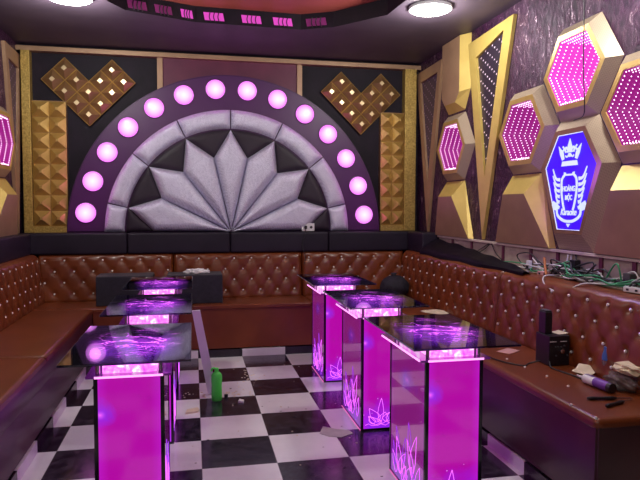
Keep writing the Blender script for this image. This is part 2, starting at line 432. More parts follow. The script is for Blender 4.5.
arch = thing('arch_panel', 'large glossy purple half-round wall panel with padded silver fan and ring', 'wall panel', (CX, 6.25, CZ))
bm = bmesh.new(); R0 = 1.555; seg = 64
fr = [(CX + R0*math.cos(PI*i/seg), YA, CZ + R0*math.sin(PI*i/seg)) for i in range(seg+1)]
prism(bm, fr, [(x, YB-.001, z) for x, y, z in fr])
bmesh.ops.bevel(bm, geom=[e for e in bm.edges if all(abs(v.co.y-YA) < 1e-4 for v in e.verts)], offset=.012, segments=3, affect='EDGES')
obj('board', bm, 'arch', arch, 35)

def pad(poly, y, depth, edge=.05, n=16, res=.022):
    """puffed cushion over a 2D polygon (x,z) on plane y, bulging towards -y"""
    bm = bmesh.new()
    vs = [bm.verts.new((p[0], y, p[1])) for p in poly]
    f = bm.faces.new(vs)
    bmesh.ops.triangulate(bm, faces=[f])
    for _ in range(7):
        es = [e for e in bm.edges if e.calc_length() > res]
        if not es: break
        bmesh.ops.subdivide_edges(bm, edges=es, cuts=1)
        bmesh.ops.triangulate(bm, faces=bm.faces)
    segs = [(Vector(poly[i]), Vector(poly[(i+1) % len(poly)])) for i in range(len(poly))]
    for v in bm.verts:
        p = Vector((v.co.x, v.co.z)); d = 9
        for a, b in segs:
            ab = b-a; t = max(0, min(1, (p-a).dot(ab)/ab.length_squared)); d = min(d, (p-(a+ab*t)).length)
        q = min(1, d/edge); v.co.y = y - depth*math.sqrt(max(0, 1-(1-q)**2))
    bmesh.ops.recalc_face_normals(bm, faces=bm.faces)
    if sum(f.normal.y for f in bm.faces) > 0: bmesh.ops.reverse_faces(bm, faces=bm.faces)
    return bm
def P(r, deg): return (CX + r*math.cos(math.radians(deg)), CZ + r*math.sin(math.radians(deg)))
st = 25.5
# ring pads
bounds = [0] + [90 + st*k for k in range(-3, 4)] + [180]
for a0, a1 in zip(bounds, bounds[1:]):
    n = max(3, int((a1-a0)/3)); g = .25
    poly = [P(1.21, a0+g+(a1-a0-2*g)*i/n) for i in range(n+1)] + [P(1.025, a1-g-(a1-a0-2*g)*i/n) for i in range(n+1)]
    obj('ring_pad', pad(poly, YA-.004, .045, .075, res=.035), 'silver', arch, True)
# dark ground pads + petals
for k in range(-3, 5):
    mid = 90 + st*(k-.5)
    if k == -3: a0, a1 = 0.3, 90+st*-3
    elif k == 4: a0, a1 = 90+st*3, 179.7
    else: a0, a1 = 90+st*(k-1), 90+st*k
    n = 6
    arc = [P(1.015, a0+(a1-a0)*i/n) for i in range(n+1)]
    vr = P(.745, max(.3, min(179.7, mid)))
    obj('dark_pad', pad(arc + [vr], YA-.003, .022, .06, res=.035), 'plum_leather', arch, True)
for k in range(-3, 4):
    a = 90 + st*k
    lo, hi = max(0.2, a-st/2), min(179.8, a+st/2)
    poly = [P(.012, a), P(.752, lo), P(1.012, a), P(.752, hi)]
    obj('petal_pad', pad(poly, YA-.006, .075, .085, res=.022), 'silver', arch, True)
# 14 round pink lamps
lamps = [thing('round_wall_lamp', '', 'lamp', (0,0,0), group='round pink lamps on the arch')]
bm = bmesh.new(); lathe(bm, [(.094, .0), (.094, -.012), (.088, -.020), (.065, -.027), (.035, -.030), (.004, -.031)], axis='y', seg=32); obj('diffuser', bm, 'arch_lamp', lamps[0], 40, local=True)
bm = bmesh.new(); lathe(bm, [(.102, .0), (.102, -.006), (.094, -.008), (.092, -.006)], axis='y', seg=32); obj('rim', bm, 'arch', lamps[0], 40, local=True)
names = ['lowest', 'second lowest', 'third lowest', 'fourth from the bottom', 'fifth from the bottom', 'sixth from the bottom', 'topmost']
for i in range(14):
    l = lamps[0] if i == 0 else copy_tree(lamps[0])
    ang = 172.2 - (172.2-7.0)*i/13; r = 1.388 + .026*math.sin(math.radians(ang))
    l.location = (CX + r*math.cos(math.radians(ang)), YA+.001, CZ + r*math.sin(math.radians(ang)))
    side = 'left' if i < 7 else 'right'; j = i if i < 7 else 13-i
    l['label'] = '%s round glowing pink lamp on the %s half of the arch' % (names[j], side)
    if i: lamps.append(l)
    L = bpy.data.lights.new('lamp_light', 'POINT'); L.energy = .30; L.color = (1,.10,.85); L.shadow_soft_size = .05
    lo = bpy.data.objects.new('lamp_light', L); lo.location = l.location + Vector((0, -.06, 0)); COL.objects.link(lo)

def pyramid(bm, c, u, v, n, h, s, cap):
    """square pyramid tile: centre c, half axes u, v, normal n, height h, truncated to cap fraction"""
    b = [c-u-v, c+u-v, c+u+v, c-u+v]; t = [c+n*h+(p-c)*cap for p in b]
    vb = [bm.verts.new(p) for p in b]; vt = [bm.verts.new(p) for p in t]
    for i in range(4): bm.faces.new((vb[i], vb[(i+1) % 4], vt[(i+1) % 4], vt[i]))
    bm.faces.new(vt); bm.faces.new(vb[::-1])
    bmesh.ops.recalc_face_normals(bm, faces=bm.faces)
def gold_column(x0, x1, strip0, strip1, label):
    t = thing('pyramid_column', label, 'wall panel', ((x0+x1)/2, 6.25, 1.13))
    bm = bmesh.new(); box(bm, min(x0, strip0), max(x1, strip1), 6.22, YB, 1.13, 1.19); obj('base_strip', bm, 'gold_grain', t)
    obj('side_strip', B(strip0, strip1, 6.20, YB, 1.13, 2.83, bev=.004), 'gold_grain', t)
    obj('backing', B(x0, x1, 6.235, YB, 1.19, 2.375), 'bronze', t)
    w = (x1-x0)/2; h = (2.37-1.19)/8
    for i in range(2):
        for j in range(8):
            bm = bmesh.new()
            pyramid(bm, Vector((x0+w*(i+.5), 6.235, 1.19+h*(j+.5))), Vector((w*.49,0,0)), Vector((0,0,h*.49)), Vector((0,-1,0)), .055, 0, .16)
            obj('pyramid_tile', bm, 'gold', t)
gold_column(-1.475, -1.17, -1.555, -1.478, 'gold column of stud pyramids left of the arch, beside the left wall')
gold_column(1.945, 2.20, 2.20, 2.325, 'gold column of stud pyramids right of the arch, beside the right wall')
def heart(cx, cz, label):
    t = thing('heart_panel', label, 'wall panel', (cx, 6.27, cz))
    a = Vector((.1075, 0, .107)); b = Vector((-.1075, 0, .107)); n = Vector((0,-1,0))
    o = Vector((cx, 6.265, cz)) + (a+b)/2
    for i in range(4):
        for j in range(4):
            if i >= 2 and j >= 2: continue
            c = o + a*i + b*j; bm = bmesh.new()
            pyramid(bm, c, a*.47, b*.47, n, .045, 0, .26)
            q = obj('pyramid_tile', bm, 'bronze', t)
            bm = bmesh.new()
            cc = c + n*.046; s = .125
            prism(bm, [cc-(a+b)*s, cc+(a-b)*s, cc+(a+b)*s, cc-(a-b)*s], [p - n*.006 for p in [cc-(a+b)*s, cc+(a-b)*s, cc+(a+b)*s, cc-(a-b)*s]])
            obj('cap', bm, 'bronze_light', q)
            bm = bmesh.new()
            for p0, p1 in (((-1,-1),(1,-1)), ((1,-1),(1,1)), ((1,1),(-1,1)), ((-1,1),(-1,-1))):
                tube(bm, [c + a*.49*p0[0] + b*.49*p0[1] + n*.004, c + a*.49*p1[0] + b*.49*p1[1] + n*.004], .003, 4)
            obj('edge_bead', bm, 'gold', q)
heart(-.965, 2.15, 'bronze heart of pyramid tiles on the black wall left of the arch')
heart(1.735, 2.14, 'bronze heart of pyramid tiles on the black wall right of the arch')
# socket on the ledge in front of the fan, with a hanging lead
t = thing('wall_socket', 'small white wall socket at the foot of the silver fan', 'socket', (1.15, 6.14, 1.131))
obj('plate', B(1.085, 1.215, 6.13, 6.15, 1.133, 1.213, bev=.006), 'white', t)
bm = bmesh.new()
for s in (-1, 1): lathe(bm, [(.014, 0), (.014, -.002)], (1.15+s*.03, 6.1305, 1.173), 'y', 12)
obj('outlet', bm, 'black', t)
obj('plug', B(1.11, 1.135, 6.105, 6.13, 1.155, 1.19, bev=.004), 'black', t)
bm = bmesh.new(); tube(bm, bez([(1.12, 6.105, 1.165), (1.11, 6.085, 1.10), (1.085, 6.085, 1.02), (1.09, 6.07, .94), (1.11, 6.05, .87), (1.09, 6.045, .80)], 6), .004, 6)
tag(obj('power_lead', bm, 'black_cable'), 'thin dark lead hanging from the wall socket over the rear sofa', 'cable')

# ------------------------------------------------------------------ sofas
DU, DV, V0 = .172, .104, .87
def tuft(du, dv):
    """height of padded diamond tufting"""
    s = du/DU + dv/(2*DV); q = du/DU - dv/(2*DV)
    a = abs(math.sin(PI*s)); b = abs(math.sin(PI*q))
    bs = (round(s), round(q)); bu = DU*(bs[0]+bs[1])/2; bv = DV*(bs[0]-bs[1])
    d2 = (du-bu)**2 + (dv-bv)**2
    return .007*min(a, b)**.6 - .016*math.exp(-d2/(2*.018**2))
def backrest(u0, u1, zb, zt, place, round_l=True, round_r=True, v_off=0):
    """padded back section; place(u, z, out) -> world point. out is towards the sitter"""
    nu = max(4, int((u1-u0)/.0145)); nv = 34; bm = bmesh.new(); g = []
    TH = .05
    # profile in z: bottom..top then rounded over to the back
    prof = [(zb + (zt-zb)*j/nv, None) for j in range(nv+1)]
    for i in range(nu+1):
        u = u0 + (u1-u0)*i/nu; row = []
        e = min(u-u0, u1-u)
        for z, _ in prof:
            te = min(1, max(0, (zt-z)/.055)); ee = min(1, max(0, e/.035)); be = min(1, max(0, (z-zb)/.03))
            f = math.sqrt(1-(1-te)**2)*.5+.5*te if te < 1 else 1
            h = TH*(math.sqrt(max(0,1-(1-te)**2)))*(math.sqrt(max(0,1-(1-ee)**2))) * (.7+.3*be)
            fade = min(1, te)*min(1, ee)
            h += tuft(u-u0-.07, z-V0)*fade
            row.append(bm.verts.new(place(u, z, h)))
        row.append(bm.verts.new(place(u, zt+.002, -.10)))
        g.append(row)
    for i in range(nu):
        for j in range(len(g[0])-1):
            bm.faces.new((g[i][j], g[i+1][j], g[i+1][j+1], g[i][j+1]))
    bmesh.ops.recalc_face_normals(bm, faces=bm.faces)
    return bm
def buttons(u0, u1, zb, zt, place, parent, lim=(-99, 99)):
    n = 0
    for j in range(0, -5, -1):
        z = V0 + j*DV
        if z < zb+.02: break
        i = -1
        while True:
            i += 1
            u = u0 + .07 + i*DU + (DU/2 if j % 2 else 0)
            if u > u1-.03: break
            if not (lim[0] <= u <= lim[1]): continue
            bm = bmesh.new(); bmesh.ops.create_icosphere(bm, subdivisions=1, radius=.0100)
            bmesh.ops.translate(bm, verts=bm.verts, vec=place(u, z, .043))
            obj('crystal_button', bm, 'crystal', parent); n += 1
    return n
SZ, BZ = .485, .93
def seat_mesh(x0, x1, y0, y1, z0=.36, z1=SZ, r=.035):
    return B(x0, x1, y0, y1, z0, z1, bev=r, seg=4)
# rear sofa: fills the back of the room
rear = thing('tufted_sofa', 'long brown leather tufted sofa with crystal buttons along the rear wall', 'sofa', (.39, 5.9, 0), group=None)
SX0, SX1 = -.87, 1.68
obj('base', B(SX0+.002, SX1-.002, 5.628, 6.10, .08, .47), 'leather', rear)
for a, b in ((-1.415, -.02), (-.02, 1.10), (1.10, 2.15)):
    obj('seat', seat_mesh(a+.001, b-.001, 5.617, 6.13, .44), 'leather', rear, 40)
def pl_rear(u, z, h): return Vector((u, 6.155 - h - .05*(BZ-z)/.45, z))
for a, b in ((-1.43, -.19), (-.19, 1.08), (1.08, 2.17)):
    obj('backrest', backrest(a, b, SZ-.02, BZ, pl_rear), 'leather', rear, True)
    buttons(a, b, SZ, BZ, pl_rear, rear)
# black padded band above
band = thing('padded_band', 'black padded band between the rear sofa back and the arch wall', 'wall panel', (.39, 6.2, .93))
xs = [XL+.02, -.62, .36, 1.36, XR-.04]
for a, b in zip(xs, xs[1:]): obj('cushion', B(a+.002, b-.002, 6.10, YB-.002, .925, 1.128, bev=.022, seg=4), 'black_leather', band, 40)
# left sofa
left = thing('tufted_sofa', 'brown leather tufted sofa along the left wall under the hexagon light', 'sofa', (-1.2, 3, 0))
obj('base', B(-1.37, SX0-.006, .4, 5.61, .08, .47), 'leather_dark', left)
obj('front_rail', B(-1.0, SX0, .4, 5.612, .325, .468, bev=.012), 'leather_dark', left, 40)
for a, b in ((.4, 2.35), (2.35, 3.88), (3.88, 5.612)):
    obj('seat', seat_mesh(-1.42, SX0+.006, a+.001, b-.001, .44), 'leather', left, 40)
def pl_left(u, z, h): return Vector((-1.455 + h + .05*(BZ-z)/.45, u, z))
for a, b in ((1.2, 3.7), (3.7, 6.08)):
    obj('backrest', backrest(a, b, SZ-.02, BZ, pl_left), 'leather', left, True)
    buttons(a, b, SZ, BZ, pl_left, left, (3.9, 9))
lband = thing('padded_band', 'black padded band above the left sofa back', 'wall panel', (-1.53, 4, .93))
for a, b in ((1.2, 3.3), (3.3, 5.0), (5.0, 6.095)):
    obj('cushion', B(XL+.002, -1.475, a+.002, b-.002, .925, 1.128, bev=.02, seg=4), 'black_leather', lband, 40)
# right sofa
right = thing('tufted_sofa', 'brown leather tufted sofa along the right wall with tools lying on its seat', 'sofa', (1.95, 3.9, 0))
RX = 1.668
obj('base', B(RX+.008, 2.12, 2.27, 5.61, .08, .47), 'leather_dark', right)
obj('front_rail', B(RX, RX+.03, 2.262, 5.612, .10, .47, bev=.008), 'leather_dark', right, 40)
obj('end_panel', B(RX+.01, 2.36, 2.255, 2.272, .08, .47, bev=.004), 'leather_dark', right)
for a, b in ((2.25, 4.12), (4.12, 5.612)):
    obj('seat', seat_mesh(RX-.006, 2.15, a+.001, b-.001, .43), 'leather', right, 40)
def pl_right(u, z, h): return Vector((2.195 - h - .05*(BZ-z)/.45, u, z))
for a, b in ((2.25, 4.0), (4.0, 6.08)):
    obj('backrest', backrest(a, b, SZ-.02, BZ, pl_right), 'leather', right, True)
    buttons(a, b, SZ, BZ, pl_right, right)
for px_, py_ in [(1.82, 3.09), (1.838, 2.9), (1.839, 2.714), (1.634, 2.454), (1.642, 2.278), (1.811, 3.275)]:
    bm = bmesh.new(); bmesh.ops.create_icosphere(bm, subdivisions=1, radius=.008); bmesh.ops.translate(bm, verts=bm.verts, vec=(max(px_, RX+.012), py_, SZ)); obj('crystal_button', bm, 'crystal', right)
obj('back_board', B(2.19, 2.24, 2.26, 6.10, .08, .925), 'leather_dark', right)
# skirting in alternating tiles
def skirt(name, pts):
    for i, (bx, white) in enumerate(pts):
        pass
bw = bmesh.new(); bb = bmesh.new()
n = 0
y = 5.618
for k in range(7):
    x0, x1 = SX0, SX1
for side in ('rear', 'left', 'right'):
    for par, mm in ((1, 'skirt_white'), (0, 'skirt_black')):
        bm = bmesh.new()
        for k in range(-10, 20):
            if side == 'rear':
                a, b = .036+.4*k, .036+.4*(k+1); a, b = max(a, SX0), min(b, SX1)
                if b-a < .01: continue
                if (k % 2 == 1) == (par == 1): box(bm, a+.001, b-.001, 5.618, 5.63, 0, .070)
            else:
                a, b = .018+.4*k, .018+.4*(k+1)
                a, b = max(a, .4 if side == 'left' else 2.26), min(b, 5.617)
                if b-a < .01: continue
                ix = -3 if side == 'left' else 4
                if ((k+ix) % 2 == 1) == (par == 1):
                    if side == 'left': box(bm, SX0-.012, SX0+.004, a+.001, b-.001, 0, .070)
                    else: box(bm, RX-.002, RX+.012, a+.001, b-.001, 0, .070)
        struct('baseboard_%s_%s' % (side, 'white' if par else 'black'), bm, mm)

# ------------------------------------------------------------------ right wall: trim, bare strip, shelf
struct('trim_5', B(XR-.035, XR, 2.2, 5.64, 1.088, 1.106, bev=.003), 'ledge')
bm = bmesh.new(); box(bm, XR-.012, XR-.001, 2.2, 5.64, .90, 1.088); struct('trim_6', bm, 'beige')
bm = bmesh.new()
for y in (2.62, 2.9, 3.18, 3.62, 3.95, 4.35, 4.9, 5.3): box(bm, XR-.022, XR-.012, y, y+.03, .905, 1.088)
struct('trim_7', bm, 'maroon_wall')
struct('trim_8', B(2.24, XR-.012, 2.2, 5.66, .895, .925), 'board')
# black padded band remnant in the far right corner
rb = thing('padded_band', 'short black padded band in the far right corner above the sofa', 'wall panel', (2.3, 5.88, .93))
obj('cushion', B(2.20, XR-.002, 5.66, 6.095, .926, 1.128, bev=.02, seg=4), 'black_leather', rb, 40)
# torn black cover draped over the top of the right sofa back
bm = bmesh.new(); n = 30; rows = []
for i in range(n+1):
    t = i/n; y = 5.655 - t*1.93; w = (1-t)**.8
    top = .945 + .125*w + .006*math.sin(t*31)
    xo = 2.185 + .01*math.sin(t*17); xi = 2.20 + (.145)*min(1, w*1.2+.1)
    drop = .035*w+.012
    rows.append([bm.verts.new(p) for p in ((xo-.012, y, .94-drop), (xo-.014, y, .945), (xo+.01, y, .955+.03*w), ((xo+xi)/2, y, .95+.7*(top-.95)), (xi, y, top), (xi+.012, y, .928))])
for i in range(n):
    for j in range(5): bm.faces.new((rows[i][j], rows[i][j+1], rows[i+1][j+1], rows[i+1][j]))
r = bmesh.ops.solidify(bm, geom=list(bm.faces), thickness=-.006)
bmesh.ops.recalc_face_normals(bm, faces=bm.faces)
tag(obj('torn_cover', bm, 'black_leather', smooth=50), 'torn black leather cover draped over the top of the right sofa back', 'cover')

# ------------------------------------------------------------------ wall decorations
def hex_light(cy, cz, label, sgn=1, bright=False, wall=XR):
    X = lambda d: wall - sgn*d
    t = thing('hexagon_light', label, 'wall light', (X(0), cy, cz-HH))
    bm = bmesh.new(); loft(bm, hexpts(cy, cz, HA-.004, HH-.004, X(.001)), hexpts(cy, cz, .315, .240, X(.062))); obj('box_side', bm, 'mesh_fabric', t)
    # rim face
    bm = bmesh.new(); loft(bm, hexpts(cy, cz, .315, .240, X(.062)), hexpts(cy, cz, .272, .207, X(.064))); loft(bm, hexpts(cy, cz, .272, .207, X(.064)), hexpts(cy, cz, .269, .205, X(.058)))
    obj('rim', bm, 'gold', t)
    cm = 'cavity_bright' if bright else 'cavity'
    D = .34
    bm = bmesh.new(); loft(bm, hexpts(cy, cz, .2685, .2045, X(.0585)), hexpts(cy, cz, .262, .199, X(-D)))
    v = [bm.verts.new(p) for p in hexpts(cy, cz, .262, .199, X(-D))]; bm.faces.new(v)
    obj('mirror_box', bm, cm, t)
    for k in range(9):  # deeper rings are modelled stand-ins for mirror reflections of the front LEDs
        pts = hexpts(cy, cz, .256, .195, X(.050-.043*k)); bm = bmesh.new()
        for i in range(6):
            a, b = pts[i], pts[(i+1) % 6]; m_ = max(2, int((b-a).length/.0215))
            for q in range(m_):
                c = a.lerp(b, q/m_); s = .0044 if k else .005
                vs = [bm.verts.new(c+Vector(d)*s) for d in ((1,0,0), (-1,0,0), (0,1,0), (0,-1,0), (0,0,1), (0,0,-1))]
                for f in ((0,2,4), (2,1,4), (1,3,4), (3,0,4), (2,0,5), (1,2,5), (3,1,5), (0,3,5)): bm.faces.new([vs[j] for j in f])
        obj('infinity_led_ring', bm, 'led_hot' if k < 2 and bright else 'led', t)
    return t
hex_light(5.30, 1.93, 'small far magenta hexagon light on the right wall between two triangle panels')
hex_light(4.07, 1.93, 'magenta hexagon light on the right wall left of the blue sign')
hex_light(3.465, 2.24, 'brightest pink hexagon light, highest on the right wall above the blue sign', bright=True)
hex_light(2.86, 1.93, 'magenta hexagon light cut by the right photo edge, right of the blue sign')
hex_light(5.60, 1.93, 'magenta hexagon light on the left wall at the photo edge', -1, False, XL)
# covers behind the cavities so nothing shows past them
struct('trim_9', B(XR+.355, XR+.40, YF-.1, YB+.1, 0, 3.1), 'black_wall')

def facet_panel(cy, label, sgn=1, wall=XR):
    X = lambda d: wall - sgn*d
    t = thing('faceted_panel', label, 'wall panel', (X(0), cy, 1.11))
    tl, tr = Vector((X(.001), cy+.20, 1.62)), Vector((X(.001), cy-.20, 1.62))
    el, er = Vector((X(.11), cy+.15, 1.478)), Vector((X(.11), cy-.15, 1.478))
    bl, br = Vector((X(.001), cy+.385, 1.108)), Vector((X(.001), cy-.385, 1.108))
    ml, mr = Vector((X(.001), cy+.36, 1.36)), Vector((X(.001), cy-.36, 1.36))
    fl, frr = Vector((X(.045), cy+.37, 1.110)), Vector((X(.045), cy-.37, 1.110))
    def face(*ps):
        bm = bmesh.new(); f = bm.faces.new([bm.verts.new(p) for p in ps])
        return bm
    obj('top_facet', face(tl, tr, er, el), 'yellow', t)
    bm = face(el, er, frr, fl); obj('front_facet', bm, 'tan', t)
    for p, q, r_, nm in ((tr, er, frr, 'r'), (tl, el, fl, 'l')):
        b0 = br if nm == 'r' else bl
        bm = bmesh.new(); vs = [bm.verts.new(v) for v in (p, q, r_, b0)]; bm.faces.new((vs[0], vs[1], vs[2])); bm.faces.new((vs[0], vs[2], vs[3]))
        obj('side_facet', bm, 'yellow', t)
    return t
facet_panel(5.30, 'yellow and brown faceted panel under the small far hexagon light')
facet_panel(4.07, 'faceted leather panel left of the blue sign, above the wires')
facet_panel(2.86, 'faceted leather panel right of the blue sign at the photo edge')
facet_panel(5.60, 'faceted leather panel on the left wall under the hexagon light', -1, XL)

def triangle(out, inn, m, fm, label, sgn=1, wall=XR):
    X = lambda d: wall - sgn*d
    cy = sum(p[0] for p in out)/3
    t = thing('triangle_panel', label, 'wall panel', (X(0), cy, out[2][1]))
    bm = bmesh.new(); prism(bm, [(X(.008), *p) for p in inn], [(X(.001), *p) for p in inn]); obj('dotted_panel', bm, m, t)
    # keep the dots in wall coordinates
    for i, nm in ((0, 'top_bar'), (1, 'side_bar'), (2, 'side_bar')):
        j = (i+1) % 3
        q = [out[i], out[j], inn[j], inn[i]]
        bm = bmesh.new(); prism(bm, [(X(.030), *p) for p in q], [(X(.001), *p) for p in q]); obj(nm, bm, fm, t)
triangle([(6.27, 2.79), (5.60, 2.80), (5.92, 1.13)], [(6.16, 2.68), (5.70, 2.70), (5.93, 1.62)], 'dots_dim', 'tan', 'brown-framed inverted triangle panel at the far end of the right wall')
triangle([(5.02, 2.79), (4.25, 2.82), (4.70, 1.115)], [(4.87, 2.64), (4.40, 2.745), (4.68, 1.62)], 'dots', 'yellow', 'bright yellow-framed inverted triangle panel with white dots on the right wall')
triangle([(6.27, 2.79), (5.78, 2.80), (6.10, 1.13)], [(6.20, 2.66), (5.88, 2.68), (6.09, 1.60)], 'dots_dim', 'tan', 'brown-framed inverted triangle panel at the end of the left wall', -1, XL)
# tall box hanging from the ceiling above the far hexagon
t = thing('hanging_hexagon_box', 'brown half-hexagon box under the ceiling between the two triangle panels', 'wall panel', (XR, 5.3, 2.25))
bo = [(5.60, 2.895), (5.60, 2.42), (5.48, 2.25), (5.12, 2.25), (5.015, 2.42), (5.015, 2.895)]
fo = [(5.50, 2.895), (5.50, 2.40), (5.42, 2.325), (5.20, 2.325), (5.115, 2.40), (5.115, 2.895)]
bm = bmesh.new(); vs = [bm.verts.new((XR-.065, *p)) for p in fo]; bm.faces.new(vs); obj('front_face', bm, 'tan', t)
bm = bmesh.new(); a = [bm.verts.new((XR-.065, *p)) for p in fo]; b = [bm.verts.new((XR-.001, *p)) for p in bo]
for i in range(5): bm.faces.new((a[i], b[i], b[i+1], a[i+1]))
obj('side_face', bm, 'yellow', t)

# karaoke sign: elongated hexagon
sy, sz = 3.465, 1.64
sg = thing('karaoke_sign', 'glowing blue hexagon sign with white winged crest and crown', 'sign', (XR, sy, 1.125))
def shex(a, hi, lo, x, wt=.49, wb=.46):
    return [Vector((x, sy+a*wt, sz+hi)), Vector((x, sy-a*wt, sz+hi)), Vector((x, sy-a, sz)), Vector((x, sy-a*wb, sz-lo)), Vector((x, sy+a*wb, sz-lo)), Vector((x, sy+a, sz))]
b0 = shex(.40, .30, .53, XR-.001); f0 = shex(.315, .235, .425, XR-.066); i0 = shex(.268, .205, .40, XR-.066); p0 = shex(.268, .205, .40, XR-.056)
bm = bmesh.new(); loft(bm, b0, f0); obj('box_side', bm, 'mesh_fabric', sg)
bm = bmesh.new(); loft(bm, f0, i0); loft(bm, i0, p0); obj('rim', bm, 'bronze', sg)
bm = bmesh.new(); bm.faces.new([bm.verts.new(p) for p in p0]); obj('lit_plate', bm, 'sign_blue', sg)
bm = bmesh.new(); e0 = shex(.266, .203, .398, XR-.058); tube(bm, e0 + [e0[0]], .0028, 5); obj('edge_light', bm, 'sign_line', sg)
XS = XR - .060
def s2w(a, b): return Vector((XS, sy - a, b))       # a: to the right as seen in the room
def flat(name, polys, m='sign_white', th=.004, dx=0.):
    bm = bmesh.new()
    for ps in polys:
        f = [s2w(*p) + Vector((-th-dx, 0, 0)) for p in ps]; prism(bm, f, [p + Vector((th, 0, 0)) for p in f])
    obj(name, bm, m, sg)
def ribbon(pts, w, n=8):
    c = [Vector((p[0], p[1], 0)) for p in pts]; c = bez(c, n); L, R_ = [], []
    for i, p in enumerate(c):
        d = (c[min(i+1, len(c)-1)] - c[max(i-1, 0)]).normalized(); q = Vector((-d.y, d.x, 0))
        ww = w[0] + (w[1]-w[0])*i/(len(c)-1) if isinstance(w, tuple) else w
        L.append((p+q*ww)[:2]); R_.append((p-q*ww)[:2])
    return [[L[i], L[i+1], R_[i+1], R_[i]] for i in range(len(c)-1)]
# crown: band, points and fleur-de-lis
crown = [[(-.085,1.645), (.085,1.645), (.075,1.675), (-.075,1.675)]]
for s in (-1, 1):
    crown += [[(s*.078,1.682), (s*.056,1.690), (s*.066,1.730), (s*.118,1.775), (s*.102,1.72)]]
    crown += ribbon([(s*.090,1.745), (s*.070,1.742), (s*.062,1.758), (s*.074,1.770)], .005)
    crown += ribbon([(s*.012,1.735), (s*.035,1.760), (s*.048,1.748), (s*.040,1.730)], .0065)
    crown += ribbon([(s*.014,1.712), (s*.030,1.700), (s*.044,1.71)], .004)
crown += [[(-.012,1.738), (.012,1.738), (.022,1.768), (0,1.815), (-.022,1.768)], [(-.010,1.70), (.010,1.70), (.014,1.724), (-.014,1.724)], [(-.032,1.728), (.032,1.728), (.032,1.738), (-.032,1.738)]]
flat('crown', crown)
for s in (-1, 1):
    wing = []
    for i in range(6):
        z0 = 1.560 - .036*i; xo = (.178, .176, .168, .156, .142, .126)[i]
        wing += ribbon([(s*.098, z0), (s*(.098+(xo-.098)*.55), z0+.010), (s*xo, z0+.072-.007*i)], (.0115, .003), 5)
    flat('wing', wing)
sh = ribbon([(-.05,1.585), (-.065,1.575), (-.078,1.55), (-.078,1.48), (-.060,1.405), (-.045,1.365)], .008, 6) + ribbon([(.05,1.585), (.065,1.575), (.078,1.55), (.078,1.48), (.060,1.405), (.045,1.365)], .008, 6)
sh += [[(-.055,1.578), (-.035,1.588), (-.035,1.602), (-.055,1.606)], [(.055,1.578), (.035,1.588), (.035,1.602), (.055,1.606)], [(-.04,1.583), (.04,1.583), (.04,1.594), (-.04,1.594)]]
flat('shield', sh)
rib = ribbon([(-.125,1.395), (-.118,1.335), (-.06,1.302), (0,1.295), (.06,1.302), (.118,1.335), (.125,1.395)], .009, 6)
rib += [[(-.125,1.36), (-.125,1.405), (-.165,1.425), (-.180,1.40), (-.165,1.37)], [(.125,1.36), (.125,1.405), (.165,1.425), (.180,1.40), (.165,1.37)], [(-.02,1.280), (.02,1.280), (0,1.258)]]
flat('ribbon', rib)
L = bpy.data.lights.new('sign_light', 'POINT'); L.energy = 4.0; L.color = (.28,.08,1); L.shadow_soft_size = .12
lo = bpy.data.objects.new('sign_light', L); lo.location = (XR-.30, sy, sz-.05); COL.objects.link(lo)
def text(s, a, b, size, m, parent, shear=0, sx=1., name='lettering'):
    cu = bpy.data.curves.new(name, 'FONT'); cu.body = s; cu.size = size; cu.align_x = 'CENTER'; cu.extrude = .0015; cu.offset = size*.018
    cu.shear = shear; tmp = bpy.data.objects.new('tmp', cu); COL.objects.link(tmp)
    dg = bpy.context.evaluated_depsgraph_get(); me = bpy.data.meshes.new_from_object(tmp.evaluated_get(dg))
    bpy.data.objects.remove(tmp); bm = bmesh.new(); bm.from_mesh(me); bpy.data.meshes.remove(me)
    for v in bm.verts: v.co = s2w(a + v.co.x*sx, b + v.co.y) + Vector((-.003 - v.co.z, 0, 0))
    obj(name, bm, m, parent)
text('HOÀNG', 0, 1.485, .046, 'sign_white', sg, sx=.78)
text('MỘC', 0, 1.430, .044, 'sign_white', sg, sx=.75)
text('Karaoke', 0, 1.335, .058, 'sign_white', sg, shear=.3, sx=.84)

